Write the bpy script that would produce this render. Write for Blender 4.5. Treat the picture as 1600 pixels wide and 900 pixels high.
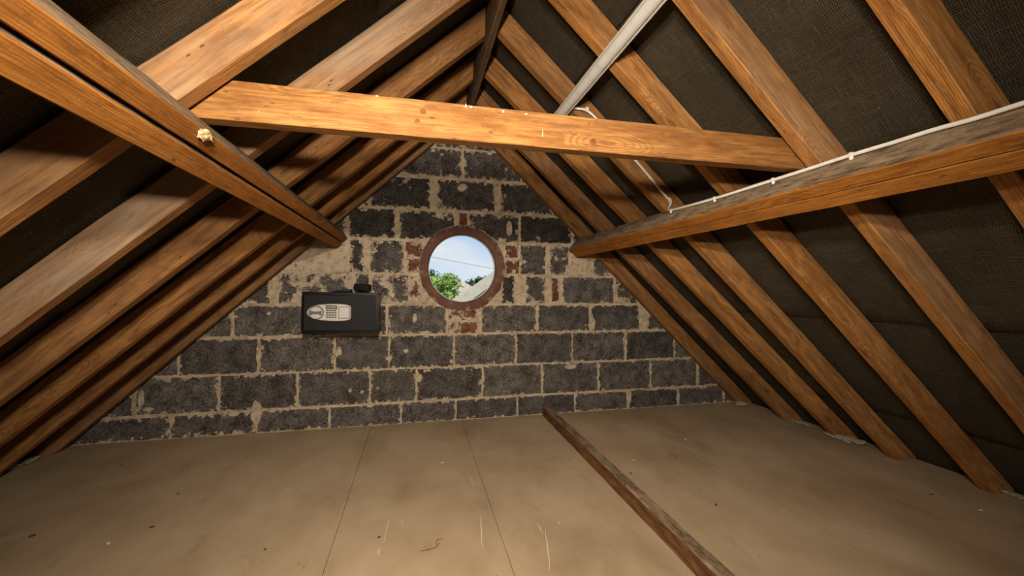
import bpy, bmesh, math, random
from mathutils import Vector, Matrix, noise as mnoise

# ------------------------------------------------------------------ clear
for o in list(bpy.data.objects):
    bpy.data.objects.remove(o, do_unlink=True)
S = bpy.context.scene
COL = S.collection
RND = random.Random(7)
CZ = 0.925                       # height of the camera above the floor boards

# ------------------------------------------------------------------ camera
F, YAW, PITCH, ROLL = 636.256, 0.230814, 0.0046755, 0.0068613
r0 = Vector((math.cos(YAW), -math.sin(YAW), 0))
fw = Vector((math.sin(YAW)*math.cos(PITCH), math.cos(YAW)*math.cos(PITCH), math.sin(PITCH)))
u0 = r0.cross(fw)
right = math.cos(ROLL)*r0 + math.sin(ROLL)*u0
up = -math.sin(ROLL)*r0 + math.cos(ROLL)*u0
cam_d = bpy.data.cameras.new('camera')
cam_d.sensor_width = 36.0
cam_d.lens = F*36.0/1600.0
cam_d.clip_start = 0.02
cam_d.clip_end = 400
cam = bpy.data.objects.new('camera', cam_d)
COL.objects.link(cam)
cam.matrix_world = Matrix(((right.x, up.x, -fw.x, 0), (right.y, up.y, -fw.y, 0), (right.z, up.z, -fw.z, CZ), (0, 0, 0, 1)))
S.camera = cam

# ------------------------------------------------------------------ world: bright summer sky with thin cloud
W = bpy.data.worlds.new('sky'); S.world = W
W.use_nodes = True
wn, wl = W.node_tree.nodes, W.node_tree.links
wn.clear()
wo = wn.new('ShaderNodeOutputWorld'); bg = wn.new('ShaderNodeBackground')
tc = wn.new('ShaderNodeTexCoord'); sp = wn.new('ShaderNodeSeparateXYZ')
wl.new(tc.outputs['Generated'], sp.inputs[0])
gr = wn.new('ShaderNodeValToRGB')
gr.color_ramp.elements[0].position = 0.0; gr.color_ramp.elements[0].color = (0.88, 0.93, 1.0, 1)
gr.color_ramp.elements[1].position = 0.5; gr.color_ramp.elements[1].color = (0.26, 0.48, 0.92, 1)
e = gr.color_ramp.elements.new(0.12); e.color = (0.56, 0.74, 1.0, 1)
wl.new(sp.outputs['Z'], gr.inputs[0])
mp = wn.new('ShaderNodeMapping'); mp.inputs['Scale'].default_value = (1, 1, 3.2); mp.inputs['Location'].default_value = (0.3, 0.1, 0.12)
wl.new(tc.outputs['Generated'], mp.inputs[0])
cn = wn.new('ShaderNodeTexNoise'); cn.inputs['Scale'].default_value = 5.0; cn.inputs['Detail'].default_value = 7
wl.new(mp.outputs[0], cn.inputs['Vector'])
cr = wn.new('ShaderNodeValToRGB')
cr.color_ramp.elements[0].position = 0.42; cr.color_ramp.elements[0].color = (0, 0, 0, 1)
cr.color_ramp.elements[1].position = 0.66; cr.color_ramp.elements[1].color = (1, 1, 1, 1)
wl.new(cn.outputs['Fac'], cr.inputs[0])
cm = wn.new('ShaderNodeMix'); cm.data_type = 'RGBA'
wl.new(cr.outputs[0], cm.inputs['Factor']); wl.new(gr.outputs[0], cm.inputs[6]); cm.inputs[7].default_value = (0.92, 0.94, 0.98, 1)
wl.new(cm.outputs[2], bg.inputs['Color'])
bg.inputs['Strength'].default_value = 0.98
wl.new(bg.outputs[0], wo.inputs['Surface'])

# ------------------------------------------------------------------ lights
def light(name, kind, loc, power, col, rot=None, **kw):
    d = bpy.data.lights.new(name, kind)
    d.energy = power; d.color = col
    for k, v in kw.items(): setattr(d, k, v)
    o = bpy.data.objects.new(name, d); COL.objects.link(o)
    o.location = loc
    if rot: o.rotation_euler = rot
    return o
sun = light('sun', 'SUN', (0, -20, 30), 5.0, (1.0, 0.95, 0.86), (math.radians(48), 0, math.radians(-38)), angle=0.01)
WARM = (1.0, 0.87, 0.72)
for nm, loc, k in (('flash_low', (-0.12, 0.0, CZ+0.27), 1.0), ('flash_high', (-0.06, 0.0, CZ+0.43), 1.0)):
    light(nm+'_bare', 'POINT', loc, 4.2*k, WARM, shadow_soft_size=0.03)
    light(nm+'_head', 'SPOT', loc, 108*k, WARM, (math.radians(73), 0, -YAW-0.02), shadow_soft_size=0.03, spot_size=math.radians(128), spot_blend=1.0)
light('rear_fill', 'AREA', (-0.85, -2.3, 1.05), 4.5, WARM, (math.radians(90), 0, math.radians(-12)), size=1.1)  # added soft fill from behind the camera, no lamp stands there

S.view_settings.view_transform = 'Standard'
S.view_settings.look = 'None'
S.view_settings.gamma = 1
S.view_settings.use_curve_mapping = False
S.view_settings.exposure = 0.0

# ------------------------------------------------------------------ node helpers
class NT:
    def __init__(self, name):
        self.m = bpy.data.materials.new(name); self.m.use_nodes = True
        self.n = self.m.node_tree.nodes; self.l = self.m.node_tree.links
        self.n.clear()
        self.out = self.n.new('ShaderNodeOutputMaterial')
        self.b = self.n.new('ShaderNodeBsdfPrincipled')
        self.l.new(self.b.outputs[0], self.out.inputs['Surface'])
    def _in(self, sock, v):
        if v is None: return
        if hasattr(v, 'bl_idname') or hasattr(v, 'is_output'): self.l.new(v, sock)
        elif isinstance(v, (tuple, list)) and len(v) == 3 and sock.type == 'RGBA': sock.default_value = (*v, 1)
        else: sock.default_value = v
    def coord(self, which='Object'):
        return self.n.new('ShaderNodeTexCoord').outputs[which]
    def attr(self, name, typ='OBJECT'):
        a = self.n.new('ShaderNodeAttribute'); a.attribute_type = typ; a.attribute_name = name
        return a.outputs['Fac']
    def rand(self): return self.n.new('ShaderNodeObjectInfo').outputs['Random']
    def math(self, op, a, b=None, c=None, clamp=False):
        m = self.n.new('ShaderNodeMath'); m.operation = op; m.use_clamp = clamp
        for i, v in enumerate((a, b, c)): self._in(m.inputs[i], v)
        return m.outputs[0]
    def vmath(self, op, a, b=None):
        m = self.n.new('ShaderNodeVectorMath'); m.operation = op
        self._in(m.inputs[0], a); self._in(m.inputs[1], b)
        return m.outputs[0]
    def map(self, v, scale=(1, 1, 1), loc=(0, 0, 0), rot=(0, 0, 0)):
        m = self.n.new('ShaderNodeMapping')
        self._in(m.inputs['Vector'], v); m.inputs['Scale'].default_value = scale
        m.inputs['Location'].default_value = loc; m.inputs['Rotation'].default_value = rot
        return m.outputs[0]
    def noise(self, v, scale, detail=4, rough=0.55, dist=0.0):
        t = self.n.new('ShaderNodeTexNoise'); self._in(t.inputs['Vector'], v)
        t.inputs['Scale'].default_value = scale; t.inputs['Detail'].default_value = detail
        t.inputs['Roughness'].default_value = rough; t.inputs['Distortion'].default_value = dist
        return t.outputs['Fac']
    def vor(self, v, scale, feature='F1', rnd=1.0):
        t = self.n.new('ShaderNodeTexVoronoi'); t.feature = feature; self._in(t.inputs['Vector'], v)
        t.inputs['Scale'].default_value = scale; t.inputs['Randomness'].default_value = rnd
        return t.outputs['Distance']
    def wave(self, v, scale, dist=0, detail=2, direction='X', dscale=1.0):
        t = self.n.new('ShaderNodeTexWave'); self._in(t.inputs['Vector'], v); t.bands_direction = direction
        t.inputs['Scale'].default_value = scale; t.inputs['Distortion'].default_value = dist
        t.inputs['Detail'].default_value = detail; t.inputs['Detail Scale'].default_value = dscale
        return t.outputs['Fac']
    def ramp(self, f, *stops):
        r = self.n.new('ShaderNodeValToRGB'); self._in(r.inputs[0], f)
        el = r.color_ramp.elements
        while len(el) < len(stops): el.new(0.5)
        for e_, (p, c) in zip(el, stops):
            e_.position = p
            e_.color = (c, c, c, 1) if isinstance(c, (int, float)) else (*c, 1)
        return r.outputs[0]
    def mix(self, f, a, b, blend='MIX'):
        m = self.n.new('ShaderNodeMix'); m.data_type = 'RGBA'; m.blend_type = blend
        self._in(m.inputs[0], f); self._in(m.inputs[6], a); self._in(m.inputs[7], b)
        return m.outputs[2]
    def bump(self, h, strength=0.3, dist=0.01, prev=None):
        b = self.n.new('ShaderNodeBump'); self._in(b.inputs['Height'], h)
        b.inputs['Strength'].default_value = strength; b.inputs['Distance'].default_value = dist
        if prev: self.l.new(prev, b.inputs['Normal'])
        return b.outputs[0]
    def fin(self, col, rough=0.85, nrm=None, metal=0.0, spec=0.3):
        self._in(self.b.inputs['Base Color'], col); self._in(self.b.inputs['Roughness'], rough)
        self._in(self.b.inputs['Metallic'], metal)
        self.b.inputs['Specular IOR Level'].default_value = spec
        if nrm is not None: self.l.new(nrm, self.b.inputs['Normal'])
        return self.m

def plain(name, col, rough=0.6, metal=0.0, spec=0.4, var=0.12, scale=30):
    t = NT(name); c = t.coord()
    n = t.noise(c, scale, 4)
    dark = tuple(x*(1-var) for x in col); lite = tuple(min(1, x*(1+var)) for x in col)
    return t.fin(t.ramp(n, (0.3, dark), (0.7, lite)), rough, None, metal, spec)

def wood(name, light_c, dark_c, grey_c=(0.46, 0.36, 0.255), dust=0.75, grain=1.0):
    t = NT(name)
    rnd = t.rand()
    c0 = t.coord()
    off = t.n.new('ShaderNodeCombineXYZ')
    t._in(off.inputs[0], t.math('MULTIPLY', rnd, 37.0)); t._in(off.inputs[1], t.math('MULTIPLY', rnd, 11.0)); t._in(off.inputs[2], t.math('MULTIPLY', rnd, 5.0))
    c = t.vmath('ADD', c0, off.outputs[0])
    # knots bend the grain
    kc = t.map(c, (2.2, 9.0, 9.0))
    kd = t.vor(kc, 1.0)
    knot = t.ramp(kd, (0.0, 1.0), (0.085, 0.75), (0.12, 0.0))
    halo = t.ramp(kd, (0.05, 1.0), (0.34, 0.0))
    warp = t.noise(t.map(c, (1.4, 6, 6)), 1.0, 3)
    vv = t.map(c, (0.75, 42, 42))
    off2 = t.n.new('ShaderNodeCombineXYZ')
    t._in(off2.inputs[1], t.math('MULTIPLY_ADD', halo, 1.6, t.math('MULTIPLY', warp, 2.2)))
    t._in(off2.inputs[2], t.math('MULTIPLY', warp, 1.7))
    g1 = t.noise(t.vmath('ADD', vv, off2.outputs[0]), 1.5, 6, 0.6)
    bands = t.wave(t.vmath('ADD', t.map(c, (0.3, 44, 20)), off2.outputs[0]), 1.3, 2.4, 3, 'Y', 0.8)
    fib = t.noise(t.map(c, (8, 150, 150)), 1.0, 5, 0.75)
    stain = t.noise(t.map(c, (1.0, 3.4, 3.4)), 2.3, 4, 0.6)
    base = t.ramp(t.math('MULTIPLY_ADD', bands, 0.35*grain, t.math('MULTIPLY', g1, 0.75)),
                  (0.22, dark_c), (0.5, tuple(a*0.6+b*0.4 for a, b in zip(light_c, dark_c))), (0.78, light_c))
    base = t.mix(t.math('MULTIPLY', t.ramp(fib, (0.38, 1.0), (0.55, 0.0)), 0.62), base, tuple(x*0.55 for x in dark_c))
    base = t.mix(t.math('MULTIPLY', t.ramp(stain, (0.38, 1.0), (0.54, 0.0)), 0.5), base, tuple(x*0.62 for x in dark_c))
    blot = t.noise(t.map(c, (5, 15, 15)), 2.6, 6, 0.72)
    base = t.mix(t.math('MULTIPLY', t.ramp(blot, (0.54, 0.0), (0.67, 1.0)), 0.62), base, tuple(x*0.5 for x in dark_c))
    base = t.mix(t.math('MULTIPLY', t.ramp(blot, (0.30, 1.0), (0.44, 0.0)), 0.35), base, tuple(min(1, x*1.25) for x in light_c))
    # weathered, dusty timber
    grey = t.attr('grey')
    gn = t.noise(t.map(c, (1.2, 5, 5)), 2.0, 5, 0.65)
    geo0 = t.n.new('ShaderNodeNewGeometry'); sx0_ = t.n.new('ShaderNodeSeparateXYZ'); t.l.new(geo0.outputs['True Normal'], sx0_.inputs[0])
    sidef = t.ramp(t.math('ABSOLUTE', sx0_.outputs['Y']), (0.45, 0.22), (0.8, 1.0))
    gmask = t.math('MULTIPLY', t.math('MULTIPLY', t.ramp(gn, (0.30, 0.15), (0.60, 1.0)), sidef), grey, clamp=True)
    gcol = t.ramp(g1, (0.25, tuple(x*0.55 for x in grey_c)), (0.7, grey_c))
    base = t.mix(gmask, base, gcol)
    base = t.mix(t.math('MULTIPLY', knot, 0.72), base, tuple(x*0.33 for x in dark_c))
    # dust lies on faces that look up
    geo = t.n.new('ShaderNodeNewGeometry'); sx = t.n.new('ShaderNodeSeparateXYZ'); t.l.new(geo.outputs['True Normal'], sx.inputs[0])
    upm = t.math('MULTIPLY', t.ramp(sx.outputs['Z'], (0.35, 0.0), (0.62, 1.0)), dust)
    dn = t.noise(t.map(c, (10, 34, 34), rot=(0, 0, 0.75)), 1.3, 6, 0.75)
    base = t.mix(upm, base, t.ramp(dn, (0.36, (0.085, 0.055, 0.030)), (0.62, (0.35, 0.262, 0.168))))
    # pale flecks and tone of each timber
    nick = t.vor(t.map(c, (14, 40, 40)), 1.0)
    nmask = t.math('MULTIPLY', t.ramp(nick, (0.07, 1.0), (0.12, 0.0)), t.ramp(t.noise(c, 5.0, 2), (0.55, 0.0), (0.62, 0.8)))
    base = t.mix(nmask, base, tuple(x*0.25 for x in dark_c))
    fl = t.vor(c, 42.0)
    fmask = t.math('MULTIPLY', t.ramp(fl, (0.05, 1.0), (0.085, 0.0)), t.ramp(t.noise(c, 9.0, 2), (0.62, 0.0), (0.68, 0.8)))
    base = t.mix(fmask, base, (0.62, 0.52, 0.40))
    tone = t.math('ADD', 1.0, t.attr('tone'))
    base = t.mix(1.0, base, t.vmath('SCALE', base), 'MIX')
    sc = t.n.new('ShaderNodeVectorMath'); sc.operation = 'SCALE'; t.l.new(base, sc.inputs[0]); t.l.new(tone, sc.inputs['Scale'])
    saw = t.wave(t.map(c, (1, 1, 1), rot=(0, 0, .12)), 41.0, 5.0, 3, 'X', 5.0)
    h = t.math('MULTIPLY_ADD', g1, 0.8, t.math('MULTIPLY_ADD', fib, 0.5, t.math('MULTIPLY', saw, 0.035)))
    nr = t.bump(h, 0.6, 0.003)
    return t.fin(sc.outputs[0], 0.82, nr, 0, 0.22)

M = {}
M['dark_wall'] = plain('dark_blockwork', (0.09, 0.08, 0.07), 0.95, 0, 0.1, 0.3, 6)
M['rafter'] = wood('rafter_pine', (0.49, 0.222, 0.056), (0.235, 0.084, 0.014))
M['collar'] = wood('collar_pine', (0.46, 0.215, 0.058), (0.25, 0.092, 0.016), grain=1.35)
M['purlin'] = wood('purlin_pine', (0.42, 0.165, 0.026), (0.215, 0.072, 0.008), dust=0.95)
M['ridge'] = wood('ridge_timber', (0.22, 0.125, 0.06), (0.075, 0.038, 0.018), dust=0.3)
M['batten'] = wood('batten_timber', (0.24, 0.110, 0.042), (0.085, 0.034, 0.012), dust=0.85)

def m_felt():
    t = NT('hessian_felt'); uv = t.coord('UV')
    wob = t.noise(t.map(uv, (6, 6, 6)), 1.0, 3)
    cb = t.n.new('ShaderNodeCombineXYZ'); t._in(cb.inputs[0], t.math('MULTIPLY', wob, 0.05)); t._in(cb.inputs[1], t.math('MULTIPLY', wob, 0.05))
    v = t.vmath('ADD', uv, cb.outputs[0])
    a = t.wave(v, 62.0, 1.6, 2, 'X', 2.0); b = t.wave(v, 62.0, 1.6, 2, 'Y', 2.0)
    thr = t.noise(t.map(uv, (160, 12, 1)), 1.0, 3); thr2 = t.noise(t.map(uv, (12, 160, 1)), 1.0, 3)
    weave = t.math('MULTIPLY', t.math('MAXIMUM', a, b), t.math('ADD', t.math('MAXIMUM', thr, thr2), 0.1))
    big = t.noise(uv, 2.2, 5, 0.6)
    fine = t.noise(uv, 210, 3, 0.7)
    f = t.math('MULTIPLY_ADD', weave, 0.62, t.math('MULTIPLY_ADD', big, 0.30, t.math('MULTIPLY_ADD', fine, 0.45, -0.22)))
    col = t.ramp(f, (0.20, (0.034, 0.026, 0.017)), (0.46, (0.122, 0.099, 0.066)), (0.78, (0.33, 0.27, 0.18)))
    fl = t.vor(uv, 16.0)
    col = t.mix(t.ramp(fl, (0.028, 0.9), (0.045, 0.0)), col, (0.42, 0.38, 0.31))
    return t.fin(col, 0.95, t.bump(f, 0.55, 0.004), 0, 0.1)
M['felt'] = m_felt()

def m_block(name, lo, hi, mort=(0.68, 0.555, 0.395)):
    t = NT(name); c0 = t.coord(); rnd = t.rand()
    cb = t.n.new('ShaderNodeCombineXYZ')
    for i, k in enumerate((31.0, 17.0, 23.0)): t._in(cb.inputs[i], t.math('MULTIPLY', rnd, k))
    c = t.vmath('ADD', c0, cb.outputs[0])
    sx = t.n.new('ShaderNodeSeparateXYZ'); t.l.new(c0, sx.inputs[0])
    dx = t.math('SUBTRACT', t.attr('half_w'), t.math('ABSOLUTE', sx.outputs['X']))
    dz = t.math('SUBTRACT', t.attr('half_h'), t.math('ABSOLUTE', sx.outputs['Z']))
    ed = t.math('MINIMUM', dx, dz)
    agg = t.noise(c, 95, 4, 0.75); mid = t.noise(c, 14, 4, 0.6)
    spk = t.vor(c, 75.0)
    f = t.math('MULTIPLY_ADD', agg, 0.7, t.math('MULTIPLY', mid, 0.4))
    col = t.ramp(f, (0.40, tuple(x*0.22 for x in lo)), (0.52, lo), (0.70, hi))
    col = t.mix(t.math('MULTIPLY', t.ramp(spk, (0.10, 1.0), (0.17, 0.0)), t.ramp(t.noise(c, 7, 2), (0.45, 0.0), (0.62, 0.7))), col, tuple(min(1, x*3.2) for x in hi))
    tone = t.math('ADD', t.math('MULTIPLY_ADD', rnd, 0.3, 0.85), t.attr('tone'))
    sc = t.n.new('ShaderNodeVectorMath'); sc.operation = 'SCALE'; t.l.new(col, sc.inputs[0]); t.l.new(tone, sc.inputs['Scale'])
    # mortar smeared over the arrises and, on some blocks, across the face
    sm = t.attr('smear')
    rag = t.noise(c, 26, 5, 0.72); blot = t.noise(c, 8.5, 5, 0.68)
    reach = t.math('MULTIPLY', t.math('SUBTRACT', rag, 0.47), t.math('MULTIPLY_ADD', sm, 0.26, 0.085))
    e1 = t.math('MULTIPLY', t.math('SUBTRACT', t.math('ADD', reach, 0.001), ed), 320.0, clamp=True)
    e2 = t.math('MULTIPLY', t.math('SUBTRACT', t.math('MULTIPLY_ADD', sm, 0.27, blot), t.math('MULTIPLY_ADD', ed, 1.2, 0.66)), 18.0, clamp=True)
    msk = t.math('MAXIMUM', e1, e2)
    mcol = t.ramp(t.noise(c, 30, 6, 0.75), (0.34, tuple(x*0.5 for x in mort)), (0.60, mort))
    col = t.mix(msk, sc.outputs[0], mcol)
    h = t.math('MULTIPLY_ADD', agg, 0.7, t.math('MULTIPLY_ADD', msk, 0.8, t.math('MULTIPLY', rag, 0.5)))
    return t.fin(col, 0.95, t.bump(h, 1.0, 0.008), 0, 0.15)
M['block'] = m_block('clinker_block', (0.084, 0.074, 0.066), (0.215, 0.192, 0.170))
M['red_brick'] = m_block('red_brick', (0.15, 0.058, 0.034), (0.27, 0.118, 0.072))

def m_mortar():
    t = NT('mortar'); c = t.coord()
    n = t.noise(c, 24, 8, 0.78); m2 = t.noise(c, 3.2, 4)
    col = t.ramp(t.math('MULTIPLY_ADD', n, 0.75, t.math('MULTIPLY', m2, 0.25)), (0.36, (0.21, 0.16, 0.10)), (0.48, (0.52, 0.415, 0.285)), (0.64, (0.74, 0.62, 0.45)))
    return t.fin(col, 0.95, t.bump(n, 0.9, 0.012), 0, 0.15)
M['mortar'] = m_mortar()

def m_floor():
    t = NT('chipboard'); rnd = t.rand(); c = t.coord()
    cb = t.n.new('ShaderNodeCombineXYZ'); t._in(cb.inputs[0], t.math('MULTIPLY', rnd, 13.0)); t._in(cb.inputs[1], t.math('MULTIPLY', rnd, 7.0))
    c = t.vmath('ADD', c, cb.outputs[0])
    geo = t.n.new('ShaderNodeNewGeometry'); w = geo.outputs['Position']
    big = t.noise(t.map(w, (1.0, 0.8, 1)), 1.5, 5, 0.6, 0.4); mid = t.noise(t.map(w, (1, 0.55, 1)), 5.0, 5, 0.6, 0.3); chip = t.noise(c, 240, 3, 0.7)
    f = t.math('MULTIPLY_ADD', big, 0.55, t.math('MULTIPLY_ADD', mid, 0.35, t.math('MULTIPLY', chip, 0.22)))
    col = t.ramp(f, (0.36, (0.275, 0.192, 0.112)), (0.52, (0.43, 0.315, 0.193)), (0.70, (0.55, 0.415, 0.270)))
    red = t.ramp(t.noise(w, 1.1, 3), (0.5, 0.0), (0.72, 0.35))
    col = t.mix(red, col, (0.40, 0.235, 0.135))
    dirt = t.math('MULTIPLY', t.ramp(t.noise(t.map(w, (3.0, 1.1, 1), rot=(0, 0, 0.5)), 2.4, 6, 0.7), (0.60, 0.0), (0.74, 1.0)), 0.45)
    col = t.mix(dirt, col, (0.13, 0.09, 0.052))
    sp_ = t.vor(w, 21.0)
    col = t.mix(t.ramp(sp_, (0.035, 0.85), (0.06, 0.0)), col, (0.09, 0.055, 0.03))
    nr = t.bump(t.math('MULTIPLY_ADD', chip, 0.5, mid), 0.12, 0.002)
    return t.fin(col, t.ramp(mid, (0.3, 0.62), (0.7, 0.8)), nr, 0, 0.3)
M['floor'] = m_floor()
M['black_metal'] = plain('black_powder_coat', (0.004, 0.0038, 0.0038), 0.33, 0.0, 0.22, 0.3, 200)
M['black_door'] = plain('black_textured_steel', (0.017, 0.0165, 0.016), 0.5, 0.0, 0.12, 0.6, 260)
M['silver'] = plain('silver_plastic', (0.56, 0.53, 0.49), 0.42, 0.15, 0.5, 0.05, 20)
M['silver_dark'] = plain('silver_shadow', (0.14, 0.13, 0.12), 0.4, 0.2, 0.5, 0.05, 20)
M['key'] = plain('black_rubber_keys', (0.02, 0.018, 0.017), 0.5)
M['lcd'] = plain('lcd_glass', (0.30, 0.29, 0.24), 0.25)
M['white'] = plain('white_upvc', (0.80, 0.80, 0.79), 0.4, 0, 0.4, 0.04)
M['cable'] = plain('cable_sheath', (0.80, 0.77, 0.70), 0.45, 0, 0.4, 0.08)
M['lamp_body'] = plain('enamelled_lamp_housing', (0.62, 0.58, 0.50), 0.4, 0.0, 0.5, 0.06, 8)
M['insul'] = plain('mineral_wool', (0.34, 0.32, 0.24), 0.95, 0, 0.1, 0.4, 60)
M['crumb'] = plain('dried_foam', (0.55, 0.40, 0.22), 0.9, 0, 0.1, 0.4, 60)
M['scuff'] = plain('pale_scuff', (0.66, 0.56, 0.42), 0.8, 0, 0.2, 0.1, 40)
M['debris'] = plain('dark_chip', (0.07, 0.042, 0.022), 0.9, 0, 0.1, 0.4, 80)

def m_diffuser():
    t = NT('lamp_diffuser'); c = t.coord()
    n = t.noise(t.map(c, (2, 30, 30)), 1.0, 4)
    col = t.ramp(n, (0.3, (0.66, 0.64, 0.59)), (0.7, (0.78, 0.76, 0.71)))
    return t.fin(col, 0.3, None, 0.0, 0.6)
M['diffuser'] = m_diffuser()

def m_ring():
    t = NT('terracotta_surround'); c = t.coord()
    n = t.noise(c, 17, 6, 0.7); b = t.noise(c, 5, 4)
    col = t.ramp(t.math('MULTIPLY_ADD', n, 0.5, t.math('MULTIPLY', b, 0.5)), (0.34, (0.095, 0.042, 0.030)), (0.52, (0.165, 0.080, 0.058)), (0.70, (0.27, 0.150, 0.108)))
    r = t.n.new('ShaderNodeVectorMath'); r.operation = 'LENGTH'
    sx = t.n.new('ShaderNodeSeparateXYZ'); t.l.new(c, sx.inputs[0]); cb = t.n.new('ShaderNodeCombineXYZ')
    t.l.new(sx.outputs['X'], cb.inputs[0]); t.l.new(sx.outputs['Z'], cb.inputs[2]); t.l.new(cb.outputs[0], r.inputs[0])
    rr = t.math('MULTIPLY_ADD', t.math('SUBTRACT', n, 0.5), 0.16, r.outputs['Value'])
    col = t.mix(t.math('MULTIPLY', t.ramp(rr, (0.294, 0.0), (0.312, 1.0)), 0.8), col, (0.42, 0.33, 0.21))
    return t.fin(col, 0.9, t.bump(n, 0.6, 0.006), 0, 0.2)
M['ring'] = m_ring()

def m_glass():
    t = NT('window_glass')
    t.n.remove(t.b)
    tr = t.n.new('ShaderNodeBsdfTransparent'); tr.inputs[0].default_value = (0.97, 0.98, 0.98, 1)
    gl = t.n.new('ShaderNodeBsdfGlossy'); gl.inputs['Roughness'].default_value = 0.02
    fr = t.n.new('ShaderNodeFresnel'); fr.inputs['IOR'].default_value = 1.45
    mx = t.n.new('ShaderNodeMixShader')
    t.l.new(fr.outputs[0], mx.inputs[0]); t.l.new(tr.outputs[0], mx.inputs[1]); t.l.new(gl.outputs[0], mx.inputs[2])
    t.l.new(mx.outputs[0], t.out.inputs['Surface'])
    return t.m
M['glass'] = m_glass()
def m_leaf():
    t = NT('tree_leaves'); c = t.coord(); n = t.noise(c, 3.2, 4)
    n2 = t.noise(c, 40.0, 2)
    return t.fin(t.ramp(t.math('MULTIPLY_ADD', n2, 0.5, t.math('MULTIPLY', n, 0.5)), (0.32, (0.07, 0.14, 0.025)), (0.5, (0.20, 0.33, 0.06)), (0.68, (0.46, 0.56, 0.17))), 0.6, None, 0, 0.3)
M['leaf'] = m_leaf()
M['leaf_dark'] = plain('dark_leaves', (0.05, 0.085, 0.04), 0.7, 0, 0.2, 0.5, 5)
M['bark'] = plain('bark', (0.14, 0.10, 0.07), 0.9)
M['render_wall'] = plain('cream_render', (0.66, 0.61, 0.53), 0.9, 0, 0.1, 0.06, 3)
def m_tiles():
    t = NT('weathered_roof_tiles'); c = t.coord()
    n = t.noise(c, 2.0, 6, 0.7); w = t.wave(c, 1.2, 0.3, 2, 'X')
    return t.fin(t.mix(t.math('MULTIPLY', w, 0.15), t.ramp(n, (0.3, (0.33, 0.27, 0.20)), (0.7, (0.50, 0.43, 0.33))), (0.20, 0.16, 0.12)), 0.9, t.bump(w, 0.3, 0.05), 0, 0.1)
M['tiles'] = m_tiles()
M['barge'] = plain('weathered_bargeboard', (0.43, 0.39, 0.32), 0.8, 0, 0.2, 0.15, 4)
M['soffit_shade'] = plain('soffit_shade_tone', (0.10, 0.09, 0.08), 0.7)  # dark colour painting the shadow line under the verge
M['wire'] = plain('overhead_wire', (0.22, 0.22, 0.23), 0.6)
M['grass'] = plain('lawn', (0.10, 0.17, 0.05), 0.9, 0, 0.1, 0.3, 1)

# ------------------------------------------------------------------ object helpers
def mesh_obj(name, verts, faces, mat, parent=None, smooth=False, mw=None):
    me = bpy.data.meshes.new(name)
    me.from_pydata([tuple(v) for v in verts], [], faces)
    me.update()
    bm = bmesh.new(); bm.from_mesh(me); bmesh.ops.recalc_face_normals(bm, faces=bm.faces); bm.to_mesh(me); bm.free()
    if mat: me.materials.append(mat)
    if smooth:
        for p in me.polygons: p.use_smooth = True
    o = bpy.data.objects.new(name, me); COL.objects.link(o)
    if mw is not None: o.matrix_world = mw
    if parent is not None: adopt(o, parent)
    return o

def adopt(o, parent):
    mw = o.matrix_world.copy() if o.parent is None else None
    o.parent = parent
    o.matrix_parent_inverse = Matrix.Identity(4)
    o.matrix_basis = parent_world(parent).inverted() @ (mw if mw is not None else Matrix.Identity(4))

def parent_world(p):
    m = p.matrix_basis.copy()
    q = p.parent
    while q is not None:
        m = q.matrix_basis @ m; q = q.parent
    return m

def bm_obj(name, bm, mat, parent=None, smooth=False, mw=None):
    me = bpy.data.meshes.new(name)
    bmesh.ops.recalc_face_normals(bm, faces=bm.faces)
    bm.to_mesh(me); bm.free()
    if mat: me.materials.append(mat)
    if smooth:
        for p in me.polygons: p.use_smooth = True
    o = bpy.data.objects.new(name, me); COL.objects.link(o)
    if mw is not None: o.matrix_basis = mw
    if parent is not None:
        w = o.matrix_basis.copy(); o.parent = parent
        o.matrix_basis = parent_world(parent).inverted() @ w
    return o

def mk(name, verts, faces, mat, parent=None, smooth=False, origin=(0, 0, 0)):
    """mesh from world-space points with its origin at a given world point"""
    og = Vector(origin)
    bm = bmesh.new()
    vs = [bm.verts.new(Vector(v)-og) for v in verts]
    for f in faces:
        try: bm.faces.new([vs[i] for i in f])
        except ValueError: pass
    return bm_obj(name, bm, mat, parent, smooth, Matrix.Translation(og))

def empty(name, loc):
    o = bpy.data.objects.new(name, None); COL.objects.link(o); o.location = loc
    o.empty_display_size = 0.1
    return o

def tag(o, label=None, cat=None, group=None, kind=None):
    if label: o['label'] = label
    if cat: o['category'] = cat
    if group: o['group'] = group
    if kind: o['kind'] = kind
    return o

def add_box(bm, lo, hi, bevel=0.0, mat=None, seg=2):
    r = bmesh.ops.create_cube(bm, size=1.0)
    c = [(a+b)/2 for a, b in zip(lo, hi)]; s = [b-a for a, b in zip(lo, hi)]
    for v in r['verts']:
        v.co = Vector((c[0]+v.co.x*s[0], c[1]+v.co.y*s[1], c[2]+v.co.z*s[2]))
        if mat is not None: v.co = mat @ v.co
    if bevel:
        es = set(e_ for v in r['verts'] for e_ in v.link_edges)
        bmesh.ops.bevel(bm, geom=list(es), offset=bevel, segments=seg, affect='EDGES')

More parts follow.
